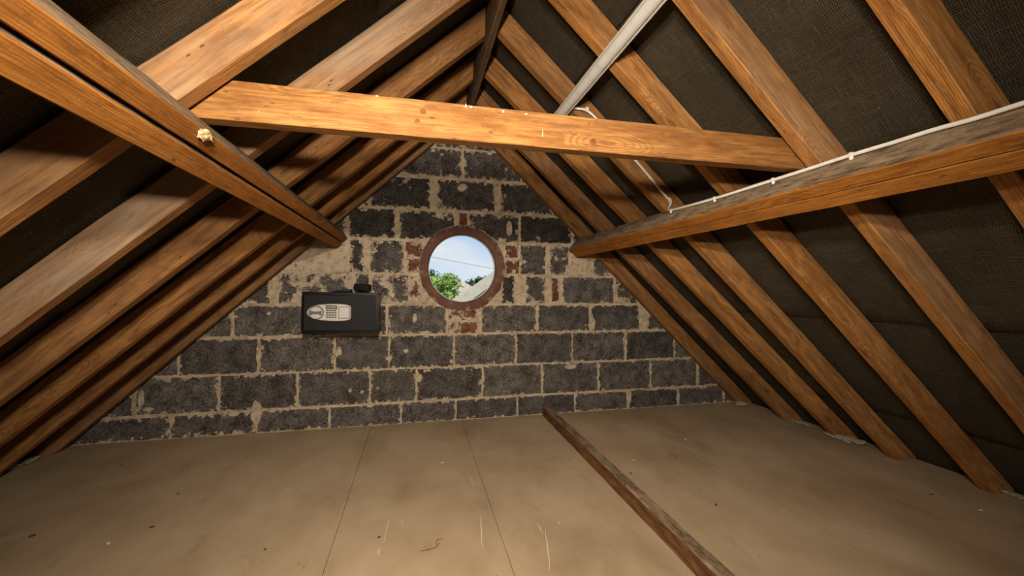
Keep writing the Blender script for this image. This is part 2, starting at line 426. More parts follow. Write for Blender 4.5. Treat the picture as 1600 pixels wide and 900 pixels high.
def prism(bm, outline, y0, y1, chamfer=0.0, inset=0.0):
    """outline in xz (list of (x,z)), extruded y0 (front) .. y1 (back); front edge chamfered"""
    n = len(outline)
    cx = sum(p[0] for p in outline)/n; cz = sum(p[1] for p in outline)/n
    back = [bm.verts.new((x, y1, z)) for x, z in outline]
    rim = [bm.verts.new((x, y0+chamfer, z)) for x, z in outline]
    loops = [back, rim]
    if chamfer:
        def ins(x, z):
            d = math.hypot(x-cx, z-cz) or 1
            k = max(0.0, 1-(inset or chamfer)/d*1.2)
            return cx+(x-cx)*k, cz+(z-cz)*k
        loops.append([bm.verts.new((ins(x, z)[0], y0, ins(x, z)[1])) for x, z in outline])
    for a, b in zip(loops, loops[1:]):
        for i in range(n):
            j = (i+1) % n
            bm.faces.new((a[i], a[j], b[j], b[i]))
    bm.faces.new(loops[-1])
    bm.faces.new(list(reversed(back)))

def sweep(bm, pts, rad, nseg=8, flat=1.0, caps=True):
    pts = [Vector(p) for p in pts]
    rings = []
    for i, p in enumerate(pts):
        t = (pts[min(i+1, len(pts)-1)]-pts[max(i-1, 0)]).normalized()
        a = t.cross(Vector((0, 0, 1)))
        if a.length < 1e-3: a = t.cross(Vector((1, 0, 0)))
        a.normalize(); b = a.cross(t)
        r = rad[i] if isinstance(rad, (list, tuple)) else rad
        rings.append([bm.verts.new(p+a*math.cos(2*math.pi*k/nseg)*r+b*math.sin(2*math.pi*k/nseg)*r*flat) for k in range(nseg)])
    for A, B in zip(rings, rings[1:]):
        for k in range(nseg):
            bm.faces.new((A[k], A[(k+1) % nseg], B[(k+1) % nseg], B[k]))
    if caps:
        bm.faces.new(list(reversed(rings[0]))); bm.faces.new(rings[-1])

def smooth_path(pts, n=8):
    pts = [Vector(p) for p in pts]
    out = []
    P = [pts[0]*2-pts[1]]+pts+[pts[-1]*2-pts[-2]]
    for i in range(1, len(P)-2):
        for k in range(n):
            t = k/n
            a, b, c, d = P[i-1], P[i], P[i+1], P[i+2]
            out.append(0.5*((2*b)+(c-a)*t+(2*a-5*b+4*c-d)*t*t+(3*b-a-3*c+d)*t**3))
    out.append(pts[-1])
    return out

def timber(name, A, B, mat, parent=None, seg=14, ch=0.003, wob=0.0012, seed=0, grey=0.0, tone=0.0, wane=None):
    """a sawn timber from end quad A to end quad B (4 world points each, same order);
    local X runs along the length so the grain follows it"""
    A = [Vector(p) for p in A]; B = [Vector(p) for p in B]
    ca = sum(A, Vector())/4; cb = sum(B, Vector())/4
    ex = (cb-ca).normalized(); ey = (A[1]-A[0]); ey = (ey-ex*ey.dot(ex)).normalized(); ez = ex.cross(ey)
    mw = Matrix(((ex.x, ey.x, ez.x, ca.x), (ex.y, ey.y, ez.y, ca.y), (ex.z, ey.z, ez.z, ca.z), (0, 0, 0, 1)))
    inv = mw.inverted()
    bm = bmesh.new(); rings = []
    for i in range(seg+1):
        t = i/seg
        q = [a.lerp(b, t) for a, b in zip(A, B)]
        ring = []
        for k in range(4):
            p, pr, nx = q[k], q[k-1], q[(k+1) % 4]
            for m, o in enumerate((pr, nx)):
                c = ch
                if wane and k in wane: c += wane[k]*max(0.0, mnoise.noise(Vector((t*5+seed*3.1, k*7.7, seed))))
                v = p+(o-p).normalized()*min(c, (o-p).length*0.45)
                if 0 < i < seg:
                    v = v+Vector((0, 0, 1))*0 + Vector((mnoise.noise(v*9+Vector((seed, 0, 0))), mnoise.noise(v*9+Vector((0, seed, 5))), mnoise.noise(v*9+Vector((3, 0, seed)))))*wob
                ring.append(bm.verts.new(inv @ v))
        rings.append(ring)
    for P, Q in zip(rings, rings[1:]):
        for k in range(8):
            bm.faces.new((P[k], P[(k+1) % 8], Q[(k+1) % 8], Q[k]))
    bm.faces.new(list(reversed(rings[0]))); bm.faces.new(rings[-1])
    o = bm_obj(name, bm, mat, parent, False, mw)
    o['grey'] = float(grey); o['tone'] = float(tone)
    return o

# ------------------------------------------------------------------ roof geometry (floor level z = 0)
SL = 0.943; XR = 0.325; ZA = 1.21+CZ; K = math.hypot(1, SL)
def roof_z(x, off=0.0): return ZA+off*K-SL*abs(x-XR)
def roof_x(z, side, off=0.0): return XR+side*(ZA+off*K-z)/SL
WALL = 2.9
FELT = 0.1005

# ------------------------------------------------------------------ the gable wall, mortar bed with a round hole
HC = Vector((0.3225, 0, 0.152+CZ)); HR = 0.262
def ray_gable(a):
    d = (math.cos(a), math.sin(a)); best = 9.0
    off = FELT+0.03
    for side in (-1, 1):      # roof line: z + SL*side*(x-XR) = ZA+off*K
        den = d[1]+SL*side*d[0]; num = ZA+off*K-(HC.z+SL*side*(HC.x-XR))
        if den > 1e-6: best = min(best, num/den)
    if d[1] < -1e-6: best = min(best, (-0.25-HC.z)/d[1])
    return HC.x+d[0]*best, HC.z+d[1]*best
angs = sorted([2*math.pi*i/120 for i in range(120)] + [math.atan2(z-HC.z, x-HC.x) % (2*math.pi) for x, z in
        ((roof_x(-0.25, -1, FELT+0.03), -0.25), (roof_x(-0.25, 1, FELT+0.03), -0.25), (XR, roof_z(XR, FELT+0.03)))])
vs, fs_ = [], []
n = len(angs)
Y0, Y1 = WALL+0.004, WALL+0.13
for a in angs:
    hx, hz = HC.x+HR*math.cos(a), HC.z+HR*math.sin(a); gx, gz = ray_gable(a)
    vs += [(hx, Y0, hz), (gx, Y0, gz), (hx, Y1, hz), (gx, Y1, gz)]
for i in range(n):
    j = (i+1) % n
    a, b = 4*i, 4*j
    fs_ += [(a, b, b+1, a+1), (a+2, a+3, b+3, b+2), (a, a+2, b+2, b), (a+1, b+1, b+3, a+3)]
wall_back = mk('wall_back', vs, fs_, M['mortar'], origin=(XR, WALL, 0))
tag(wall_back, kind='structure')

# blocks: (z0, z1, [(x0, x1, smear, tone)])
CO = [
 (-0.922, -0.786, [(-1.96, -1.463, .35, 0), (-1.452, -.993, .45, .05), (-.982, -.558, .15, -.05), (-.546, -.103, .1, 0), (-.092, .273, .15, -.05), (.284, .721, .1, 0), (.732, 1.172, .05, -.1), (1.182, 1.617, .15, .05), (1.636, 2.058, .05, 0), (2.074, 2.488, .2, .05), (2.50, 2.75, .4, 0)]),
 (-0.771, -0.552, [(-2.09, -1.655, .2, 0), (-1.635, -1.200, .4, .1), (-1.189, -.753, .2, -.05), (-.742, -.307, .15, 0), (-.293, .0, .25, -.1), (.013, .463, .3, -.12), (.474, .910, .1, .05), (.922, 1.365, .1, .05), (1.376, 1.809, .05, .1), (1.820, 2.238, .1, .1), (2.26, 2.68, .15, 0)]),
 (-0.540, -0.322, [(-1.86, -1.421, .15, .1), (-1.411, -.984, .1, 0), (-.967, -.532, .2, .05), (-.517, -.182, .2, -.05), (-.172, .256, .25, -.05), (.267, .709, .2, .1), (.720, 1.148, .05, 0), (1.158, 1.587, .05, .05), (1.607, 2.028, .05, -.15), (2.038, 2.46, .1, .1)]),
 (-0.306, -0.113, [(-1.57, -1.133, .15, .05), (-1.118, -.672, .2, .1), (-.66, -.200, .3, -.05), (-.186, .208, .3, .05), (.458, .866, .25, 0), (.884, 1.288, .2, 0), (1.313, 1.712, .2, -.05), (1.785, 2.2, .4, -.1)]),
 (-0.097, 0.098, [(-1.32, -.915, .5, 0), (-.865, -.447, .85, -.05), (-.392, -.314, .3, -.35), (-.292, -.052, .75, .1), (.607, .699, .3, -.4), (.787, .936, .45, .1), (1.075, 1.494, .2, .1), (1.508, 1.70, .7, 0), (1.72, 2.0, .6, 0)]),
 (0.114, 0.329, [(-1.1, -.72, .95, -.2), (-.435, -.350, .5, -.35), (-.304, -.087, .45, -.2), (.745, .936, .35, -.15), (.969, 1.118, .6, -.1), (1.325, 1.476, .5, .1), (1.49, 1.75, .6, 0)]),
 (0.350, 0.545, [(-.86, -.46, .6, -.3), (-.443, -.147, .35, -.42), (-.117, .262, .4, -.42), (.364, .726, .5, -.45), (.743, 1.140, .3, -.42), (1.16, 1.5, .4, -.3)]),
 (0.562, 0.774, [(-.66, -.325, .5, -.3), (-.303, .087, .4, -.36), (.140, .548, .4, -.36), (.592, .985, .3, -.36), (1.0, 1.32, .4, -.3)]),
 (0.796, 0.990, [(-.45, -.115, .5, -.1), (-.100, .308, .35, -.12), (.326, .737, .45, -.15), (.752, 1.1, .4, -.1)]),
 (1.003, 1.205, [(-.2, .108, .4, 0), (.124, .308, .4, 0), (.324, .62, .4, 0), (.635, .9, .4, 0)]),
]
BR = [  # red bricks (x0, x1, z0, z1, smear)
 (.222, .424, -.215, -.116, 1.0), (.222, .424, -.312, -.232, .3),
 (.985, 1.045, -.085, .088, .3), (-.073, .036, .225, .325, .45), (-.066, .03, .118, .212, .75),
 (-.04, .03, -.085, .09, .9), (.62, .725, .235, .325, .4), (.628, .735, .12, .218, .6), (.293, .351, .448, .545, .05),
]
ROUT = 0.308
def clip_outline(x0, x1, z0, z1, jit, rng):
    pts = []
    nx = max(2, int((x1-x0)/0.07)); nz = max(2, int((z1-z0)/0.07))
    for i in range(nx): pts.append((x0+(x1-x0)*i/nx, z0))
    for i in range(nz): pts.append((x1, z0+(z1-z0)*i/nz))
    for i in range(nx): pts.append((x1-(x1-x0)*i/nx, z1))
    for i in range(nz): pts.append((x0, z1-(z1-z0)*i/nz))
    pts = [(x+rng.uniform(-jit, jit), z+rng.uniform(-jit, jit)) for x, z in pts]
    for side in (-1, 1):
        lim = lambda p: ZA+(FELT-0.004)*K-(p[1]+SL*side*(p[0]-XR))
        out = []
        for i, p in enumerate(pts):
            q = pts[(i+1) % len(pts)]; a, b = lim(p), lim(q)
            if a >= 0: out.append(p)
            if a*b < 0:
                t = a/(a-b); out.append((p[0]+(q[0]-p[0])*t, p[1]+(q[1]-p[1])*t))
        pts = out
        if len(pts) < 3: return None
    res = []
    for x, z in pts:
        d = math.hypot(x-HC.x, z-HC.z)
        if d < ROUT:
            x, z = HC.x+(x-HC.x)*ROUT/d, HC.z+(z-HC.z)*ROUT/d
        if not res or math.hypot(x-res[-1][0], z-res[-1][1]) > 0.003: res.append((x, z))
    return res if len(res) > 2 else None
def lay(name, x0, x1, z0, z1, mat, smear, tone, rng, jit=0.0035):
    ol = clip_outline(x0, x1, z0, z1, jit, rng)
    if not ol: return
    cx, cz = (x0+x1)/2, (z0+z1)/2
    bm = bmesh.new(); y = rng.uniform(-0.0035, 0.0015)
    prism(bm, [(x-cx, z-cz) for x, z in ol], y, 0.006, 0.0035)
    o = bm_obj(name, bm, mat, wall_back, False, Matrix.Translation((cx, WALL, cz)))
    o['half_w'] = (x1-x0)/2; o['half_h'] = (z1-z0)/2; o['smear'] = float(smear); o['tone'] = float(tone)
rb = random.Random(11)
for z0, z1, row in CO:
    for x0, x1, sm, tn in row: lay('block', x0, x1, z0+CZ, z1+CZ, M['block'], sm, tn, rb)
for x0, x1, z0, z1, sm in BR: lay('brick', x0, x1, z0+CZ, z1+CZ, M['red_brick'], sm, 0, rb, 0.0025)

# lumps of mortar squeezed out over the block faces
def to_wall(px, py):
    d = right*((px-800)/F)+up*((450-py)/F)+fw
    return d.x*WALL/d.y, CZ+d.z*WALL/d.y
for px, py, a, b in ((400, 645, .034, .078), (364, 646, .030, .018), (221, 622, .016, .045), (232, 640, .030, .014), (655, 590, .022, .032), (891, 573, .045, .016), (926, 506, .022, .045),
                     (1009, 503, .026, .048), (982, 620, .020, .046), (634, 548, .018, .013), (722, 293, .038, .030), (795, 357, .022, .052), (404, 556, .014, .050), (530, 548, .016, .034), (607, 560, .020, .014),
                     (425, 455, .026, .055), (420, 490, .012, .012), (648, 497, .014, .030), (1059, 618, .012, .045), (547, 610, .010, .014), (566, 612, .012, .012), (627, 640, .010, .030), (270, 655, .012, .030)):
    cx, cz = to_wall(px, py)
    bm = bmesh.new()
    ol = []
    for k in range(15):
        an = 2*math.pi*k/15; q = 1+.45*mnoise.noise(Vector((math.cos(an)*.8+px, math.sin(an)*.8, py)))
        ol.append((a*q*math.cos(an), b*q*math.sin(an)))
    prism(bm, ol, -.0065, .0035, .003)
    bm_obj('mortar_lump', bm, M['mortar'], wall_back, False, Matrix.Translation((cx, WALL, cz)))

# the rest of the shell behind the camera
YB = -2.6
z_e = -0.25
def slab(name, pts, thick_dir, mat, origin):
    t = Vector(thick_dir); n_ = len(pts)
    vs = [Vector(p) for p in pts]+[Vector(p)+t for p in pts]
    fs = [tuple(range(n_)), tuple(range(2*n_-1, n_-1, -1))]+[(i, (i+1) % n_, n_+(i+1) % n_, n_+i) for i in range(n_)]
    return mk(name, vs, fs, mat, origin=origin)
tag(slab('wall_front', [(roof_x(z_e, -1, FELT+.03), YB, z_e), (roof_x(z_e, 1, FELT+.03), YB, z_e), (XR, YB, roof_z(XR, FELT+.03))], (0, -0.1, 0), M['dark_wall'], (XR, YB, 0)), kind='structure')

# ------------------------------------------------------------------ floor: chipboard boards with seams
XL, XRR = -2.035, 2.715
floor = slab('floor', [(XL-.1, YB, -0.024), (XRR+.1, YB, -0.024), (XRR+.1, WALL+.003, -0.024), (XL-.1, WALL+.003, -0.024)], (0, 0, -0.1), M['batten'], (0.3, 0, -0.024))
tag(floor, kind='structure')
seams = [XL, -1.490, -0.887, -0.288, 0.3175, 0.925, 1.53, 2.135, XRR]
ends = [(-1.2, 1.25), (-2.6, 0.05), (-1.5,), (-0.35,), (-2.0, 0.42), (-1.0,), (-2.0,), (-0.6,)]
rf = random.Random(5)
for i, (a, b) in enumerate(zip(seams, seams[1:])):
    ys = [YB]+[y for y in (ends[i] if i not in (0, 1, 4) else ends[i][:1]) if y > YB]+[WALL+0.001]
    for y0, y1 in zip(ys, ys[1:]):
        bm = bmesh.new()
        ga = 0.0009 if i in (3, 4) else 0.0004
        cx, cy = (a+b)/2, (y0+y1)/2
        add_box(bm, (a+ga-cx, y0+ga-cy, -0.022), (b-ga-cx, y1-ga-cy, 0.0), 0.0009 if i in (3, 4) else 0.0003, None, 1)
        o = bm_obj('floor_board', bm, M['floor'], floor, False, Matrix.Translation((cx, cy, 0)))

# pale scuffs and drips on the boards (photo points turned into floor points beforehand)
SC = []
def to_floor(px, py, z=0.0):
    d = right*((px-800)/F)+up*((450-py)/F)+fw
    k = (z-CZ)/d.z
    return Vector((d.x*k, d.y*k, z))
bm = bmesh.new()
for (x0, y0, x1, y1, w) in ((730, 736, 742, 764, .003), (607, 811, 600, 848, .0035), (593, 856, 591, 868, .006), (751, 806, 754, 856, .0045), (840, 818, 848, 835, .004), (852, 828, 859, 892, .004),
                            (1042, 688, 1166, 677, .004), (1038, 684, 1110, 716, .003), (628, 812, 629, 822, .003), (745, 674, 750, 690, .003), (1420, 740, 1500, 800, .004)):
    p, q = to_floor(x0, y0), to_floor(x1, y1)
    nseg = 6; L_, R_ = [], []
    dv = (q-p); nn = Vector((-dv.y, dv.x, 0)).normalized()
    for k in range(nseg+1):
        c = p.lerp(q, k/nseg)+nn*rf.uniform(-.002, .002); ww = w*0.5*(0.25+0.75*math.sin(math.pi*(k+.4)/(nseg+.8)))
        L_.append(bm.verts.new(c+nn*ww+Vector((0, 0, .0006)))); R_.append(bm.verts.new(c-nn*ww+Vector((0, 0, .0006))))
    for k in range(nseg): bm.faces.new((L_[k], R_[k], R_[k+1], L_[k+1]))
tag(bm_obj('scuff_mark', bm, M['scuff'], floor), kind='stuff')

# ------------------------------------------------------------------ ceiling: underlay felt in lapped strips on both slopes
bm = bmesh.new()
ceiling = None
off = FELT+0.022
pts = []
for y in (YB, WALL+0.13):
    pts += [(roof_x(z_e, -1, off), y, z_e), (XR, y, roof_z(XR, off)), (roof_x(z_e, 1, off), y, z_e), (roof_x(z_e, 1, off+.02), y, z_e), (XR, y, roof_z(XR, off+.02)), (roof_x(z_e, -1, off+.02), y, z_e)]
ceiling = mk('ceiling', pts, [(0, 1, 7, 6), (1, 2, 8, 7), (2, 3, 9, 8), (3, 4, 10, 9), (4, 5, 11, 10), (5, 0, 6, 11), (0, 5, 4, 1), (1, 4, 3, 2), (6, 7, 10, 11), (7, 8, 9, 10)], M['felt'], origin=(XR, 0, ZA))
tag(ceiling, kind='structure')
def felt_strip(side, s0, s1, seed, tuck):
    """strip between distances s0 (upper) and s1 (lower) from the ridge, measured down the slope"""
    dirv = Vector((side/K, 0, -SL/K)); nrm = Vector((side*SL/K, 0, 1/K))
    top = Vector((XR, 0, roof_z(XR, FELT)))
    ns, ny = 12, 110
    bm = bmesh.new(); uvl = bm.loops.layers.uv.new('UVMap'); g = []
    for i in range(ns+1):
        row = []
        t = i/ns; s = s0+(s1-s0)*t
        for j in range(ny+1):
            y = YB+(WALL-0.001-YB)*j/ny
            sag = 0.004*mnoise.noise(Vector((s*4.0, y*3.0, seed)))+0.003*mnoise.noise(Vector((s*13, y*11, seed+4)))
            lift = 0.012*(1-t)+0.0075            # lower edge lies under the next strip's head
            low = 0.0
            if t > 0.86 : low = 0.004*mnoise.noise(Vector((y*5, seed, 2.0)))
            o_ = lift+sag
            p = top+dirv*(s+low)+nrm*max(o_, 0.0022)+Vector((0, y, 0))
            row.append((bm.verts.new(p-Vector((XR, 0, ZA))), (s, y)))
        g.append(row)
    for i in range(ns):
        for j in range(ny):
            q = (g[i][j], g[i+1][j], g[i+1][j+1], g[i][j+1])
            f = bm.faces.new([a[0] for a in q])
            for lp, a in zip(f.loops, q): lp[uvl].uv = (a[1][0]+seed*3, a[1][1])
    bmesh.ops.solidify(bm, geom=bm.faces[:], thickness=0.0012)
    return bm_obj('felt_strip', bm, M['felt'], ceiling, True, Matrix.Translation((XR, 0, ZA)))
felt_strip(1, 0.0, 0.54, 1, 0); felt_strip(1, 0.49, 1.37, 2, 0); felt_strip(1, 1.33, 2.155, 3, 0); felt_strip(1, 2.12, 2.92, 4, 0); felt_strip(1, 2.88, 3.4, 5, 0)
felt_strip(-1, 0.0, 0.62, 6, 0); felt_strip(-1, 0.58, 1.29, 7, 0); felt_strip(-1, 1.25, 2.1, 8, 0); felt_strip(-1, 2.06, 2.9, 9, 0); felt_strip(-1, 2.86, 3.4, 10, 0)

# ------------------------------------------------------------------ rafters
RW, RD = 0.048, 0.100
RB = 0.016                          # half of the ridge board
def rafter(side, yf, yt, label, grey, tone, seed, w=RW, wane=.010):
    """far face at y = yf at the floor and yt at the ridge"""
    zf = 0.001
    def pts(z_or_x, top):
        out = []
        for offp in (0.0, RD):
            if top: x = XR+side*(RB+.004); z = roof_z(x, offp); y = yt
            else: z = zf; x = roof_x(z, side, offp); y = yf
            out.append((x, z, y))
        (xi, zi, yi), (xo, zo, yo) = out
        return [Vector((xi, yi, zi)), Vector((xi, yi-w, zi)), Vector((xo, yo-w, zo)), Vector((xo, yo, zo))]
    o = timber('rafter', pts(0, False), pts(0, True), M['rafter'], None, 22, 0.0025, 0.0016, seed, grey, tone, {2: wane, 1: .002})
    return tag(o, label, 'rafter')
GL, GR = 'rafters of the left roof slope', 'rafters of the right roof slope'
for (yf, yt, lab, g, tn, sd) in (
    (0.71, 0.735, 'left-slope rafter nearest the viewpoint, mostly outside the frame at upper left', .5, 0.0, 1),
    (1.03, 1.125, 'pale orange left-slope rafter that the collar beam butts against, dark shadow below the purlin', .5, .08, 2),
    (1.41, 1.520, 'grey weathered left-slope rafter, second in from the collar beam end', .72, .0, 3),
    (1.74, 1.930, 'brown left-slope rafter third beyond the collar beam end, wavy bark edge low down', .2, -.08, 4),
    (2.09, 2.340, 'orange-brown left-slope rafter, fourth along towards the gable wall', .1, -.15, 5),
    (2.42, 2.660, 'narrow-looking left-slope rafter standing second from the block gable wall', .12, -.2, 6),
    (2.81, 2.894, 'dark left-slope rafter lying against the block gable wall', .3, -.3, 7)):
    tag(rafter(-1, yf, yt, lab, g, tn, sd, RW, .045 if sd in (3, 4) else .012), group=GL)
for (yf, yt, lab, g, tn, sd) in (
    (0.685, 0.68, 'broad orange right-slope rafter at the top right corner, nearest the viewpoint', .1, .22, 11),
    (1.01, 1.05, 'pale right-slope rafter with a rusty brown strip, meeting the right end of the collar beam', .28, .10, 12),
    (1.365, 1.445, 'orange right-slope rafter passing behind the tube light, foot standing at right edge of floor', .12, .10, 13),
    (1.75, 1.865, 'right-slope rafter carrying the white cable down to the purlin', .15, .0, 14),
    (2.06, 2.235, 'orange right-slope rafter with dark knots, third from the block gable wall', .08, .0, 15),
    (2.44, 2.605, 'dull brown right-slope rafter, second from the block gable wall', .2, -.2, 16),
    (2.892, 2.894, 'dark right-slope rafter lying against the block gable wall', .15, -.25, 17)):
    tag(rafter(1, yf, yt, lab, g, tn, sd), group=GR)

# ridge board
zr = 1.125+CZ
ro = timber('ridge_board', [(XR-RB, -1.2, zr), (XR+RB, -1.2, zr), (XR+RB, -1.2, zr+.185), (XR-RB, -1.2, zr+.185)],
            [(XR-RB, WALL-.002, zr+.02), (XR+RB, WALL-.002, zr+.02), (XR+RB, WALL-.002, zr+.205), (XR-RB, WALL-.002, zr+.205)], M['ridge'], None, 20, .002, .002, 21, .2, -.1)
tag(ro, 'dark brown ridge board along the roof apex, between the tops of the rafters', 'ridge board')

# ------------------------------------------------------------------ purlins, each two planks on edge square to the slope
def purlin(side, T, d, w, label, nose):
    inn = Vector((-side*SL/K, 0, -1/K)); dn = Vector((side/K, 0, -SL/K))
    T = Vector((T[0], 0, T[1]+CZ))
    root = empty('purlin', (T.x, WALL, T.z))
    tag(root, label, 'purlin', 'purlins under the rafters')
    y0, y1 = -1.2, WALL-0.0055
    for k, (a, b, dd, ys) in enumerate(w):
        def q(y, e=0.0):
            return [T+dn*a+Vector((0, y, 0)), T+dn*b+Vector((0, y, 0)), T+dn*b+inn*dd+Vector((0, y-e, 0)), T+dn*a+inn*dd+Vector((0, y-e, 0))]
        timber('plank', q(y0), q(y1-ys, nose), M['purlin'], root, 40, .003, .0016, 30+k+side*5, .05, 0.0 if side > 0 else .06, {3: .004})
    return root
E_ = 0.0032
aL = 0.516
pl = purlin(-1, (-aL, 1.21-SL*(aL+XR)-E_), 0.112, [(0.0, .0415, .108, .03), (.0505, .1005, .112, .02)], 'left purlin of two orange-brown planks with an open dark gap between them', .02)
pr = purlin(1, (1.1895, 1.21-SL*(1.1895-XR)-E_), 0.118, [(0.0, .0408, .118, 0), (.0422, .089, .1165, .01)], 'right purlin of two tight planks, dusty grey upper side with a cable along it', .01)

# ------------------------------------------------------------------ collar beam
def collar_pts(x, side, zb, zt, y):
    return None
zb0, zt0, zb1, zt1 = .405+CZ, .503+CZ, .392+CZ, .486+CZ
xb0, xt0 = roof_x(zb0, -1, .05), roof_x(zt0, -1, .05)
xb1, xt1 = roof_x(zb1, 1, .05), roof_x(zt1, 1, .05)
yl, yr, ct = 1.1115, 1.0525, 0.044
Aq = [(xb0, yl, zb0), (xb0, yl+ct, zb0), (xt0, yl+ct, zt0), (xt0, yl, zt0)]
Bq = [(xb1, yr, zb1), (xb1, yr+ct, zb1), (xt1, yr+ct, zt1), (xt1, yr, zt1)]
collar = timber('collar_beam', Aq, Bq, M['collar'], None, 24, .0025, .0012, 41, .05, -.17)
tag(collar, 'bright orange horizontal collar beam spanning the roof between the two slopes', 'beam')
def knot(px, py, rx, rz, nm='knot', mt=None):
    d = right*((px-800)/F)+up*((450-py)/F)+fw
    # front face of the collar
    n_ = Vector((-(yr-yl), (xb1-xb0), 0)).normalized(); p0 = Vector((xb0, yl, zb0))-n_*0.0005
    o = Vector((0, 0, CZ)); t = (p0-o).dot(n_)/d.dot(n_); c = o+d*t
    ex = Vector((n_.y, -n_.x, 0))
    bm = bmesh.new()
    ring = [bm.verts.new(c+ex*math.cos(a)*rx+Vector((0, 0, 1))*math.sin(a)*rz) for a in [2*math.pi*k/14 for k in range(14)]]
    inn_ = [bm.verts.new(v.co*0.55+c*0.45-n_*0.0006) for v in ring]
    for k in range(14): bm.faces.new((ring[k], ring[(k+1) % 14], inn_[(k+1) % 14], inn_[k]))
    bm.faces.new(inn_)
    w = collar.matrix_basis.inverted()
    for v in bm.verts: v.co = w @ v.co
    o_ = bm_obj(nm, bm, mt or M['knot']); o_.parent = collar
M['knot'] = plain('dark_knot', (0.17, 0.060, 0.016), 0.75, 0, 0.2, 0.45, 120)
for k in ((661, 174, .0085, .0075), (652, 189, .0065, .006), (927, 222, .0105, .009), (757, 181, .007, .003), (920, 193, .003, .003), (930, 190, .003, .0025), (755, 197, .003, .0028)): knot(*k)
for k in ((589, 150, .003, .002), (728, 165, .002, .005), (736, 167, .0035, .0025), (786, 174, .0035, .003), (848, 208, .0009, .011), (822, 178, .005, .0018)): knot(*k, 'paint_fleck', M['scuff'])

# ------------------------------------------------------------------ tube light on top of the collar
tx, ty0, ty1, tz = 0.688, -0.6, 1.93, .867+CZ
tl = empty('tube_light', (tx, ty1, tz)); tag(tl, 'unlit tube light with a silvery rounded diffuser fixed under the right-slope rafters', 'tube light')
mwT = Matrix.Translation((tx, 0, tz)) @ Matrix.Rotation(math.radians(43.3), 4, 'Y') @ Matrix.Translation((0, 0, -.0035))
def extr(bm, prof, y0, y1):
    a = [bm.verts.new((x, y0, z)) for x, z in prof]; b = [bm.verts.new((x, y1, z)) for x, z in prof]
    n_ = len(prof)
    for i in range(n_): bm.faces.new((a[i], a[(i+1) % n_], b[(i+1) % n_], b[i]))
    bm.faces.new(list(reversed(a))); bm.faces.new(b)
bm = bmesh.new()
extr(bm, [(-.027, 0), (-.027, -.013), (-.024, -.015), (.024, -.015), (.027, -.013), (.027, 0)], ty0, ty1); bm_obj('housing', bm, M['lamp_body'], tl, False, mwT)
bm = bmesh.new()
extr(bm, [(0.0205*math.sin(a), -0.0235-0.0165*math.cos(a)) for a in [math.radians(-118+236*k/40) for k in range(41)]], ty0+.03, ty1-.03)
o = bm_obj('diffuser', bm, M['diffuser'], tl, False, mwT)
for y in (ty0+.014, ty1-.014):
    bm = bmesh.new(); add_box(bm, (-.0255, y-.014, -.042), (.0255, y+.014, -.0155), .005); bm_obj('end_cap', bm, M['lamp_body'], tl, False, mwT)
for x in (-.0235, .0235):
    bm = bmesh.new(); add_box(bm, (x-.0028, ty0+.032, -.0225), (x+.0028, ty1-.032, -.0152), .0008, None, 1); bm_obj('trim_rail', bm, M['lamp_body'], tl, False, mwT)

# ------------------------------------------------------------------ cable: from the lamp down the rafter and along the purlin
zc = CZ
cpts = [(0.702, 1.775, .848+zc), (0.725, 1.776, .848+zc), (0.772, 1.774, .842+zc), (0.825, 1.768, .800+zc), (0.918, 1.766, .715+zc),
        (1.018, 1.764, .625+zc), (1.112, 1.762, .532+zc), (1.180, 1.759, .462+zc), (1.205, 1.757, .440+zc), (1.200, 1.752, .418+zc), (1.185, 1.742, .399+zc)]
# along the dusty upper side of the purlin, 14 mm in from its roof edge
innR = Vector((-SL/K, 0, -1/K)); upR = Vector((-1/K, 0, SL/K))
def on_pur(y, d): return tuple(Vector((1.1895, y, 1.21-SL*(1.1895-XR)+CZ))+innR*(d+.012)+upR*0.0056)
ppts = [on_pur(y, d) for y, d in ((1.70, .010), (1.55, .020), (1.40, .026), (1.25, .024), (1.128, .022), (1.0, .019), (.88, .015), (.78, .017), (.70, .016), (.62, .022), (.555, .020), (.45, .02), (.2, .018), (-.3, .02), (-1.0, .02))]
cr_ = empty('electric_cable', on_pur(1.70, .01)); tag(cr_, 'thin white electric cable from the tube light down a rafter and along the right purlin', 'cable')
bm = bmesh.new(); sweep(bm, smooth_path(cpts+ppts, 6), 0.0056, 8); bm_obj('sheath', bm, M['cable'], cr_, True)
for p, ax in (((0.768, 1.764, .846+zc), 'r'), ((1.196, 1.752, .446+zc), 'r'), (on_pur(1.70, .012), 'p'), (on_pur(1.40, .026), 'p'), (on_pur(1.128, .022), 'p'), (on_pur(.88, .015), 'p'), (on_pur(.3, .018), 'p')):
    bm = bmesh.new(); pv = Vector(p)
    add_box(bm, (-.0075, -.0065, -.0078), (.0065, .0065, .0078), .003)
    bmesh.ops.create_uvsphere(bm, u_segments=8, v_segments=6, radius=.0055, matrix=Matrix.Translation((-.006, 0, -.008)))
    rot = Matrix.Rotation(math.radians(-43.3), 4, 'Y')
    bm_obj('cable_clip', bm, M['cable'], cr_, False, Matrix.Translation(pv) @ rot)

# ------------------------------------------------------------------ floor batten
bt = timber('floor_batten', [(.878, 0.25, .0005), (.930, 0.25, .0005), (.930, 0.25, .074), (.878, 0.25, .074)],
            [(.912, 2.868, .0005), (.964, 2.868, .0005), (.964, 2.868, .074), (.912, 2.868, .074)], M['batten'], None, 36, .004, .003, 51, .0, .05, {3: .008, 2: .006})
tag(bt, 'long dark brown timber batten lying on the floor with a dusty grey top', 'batten')

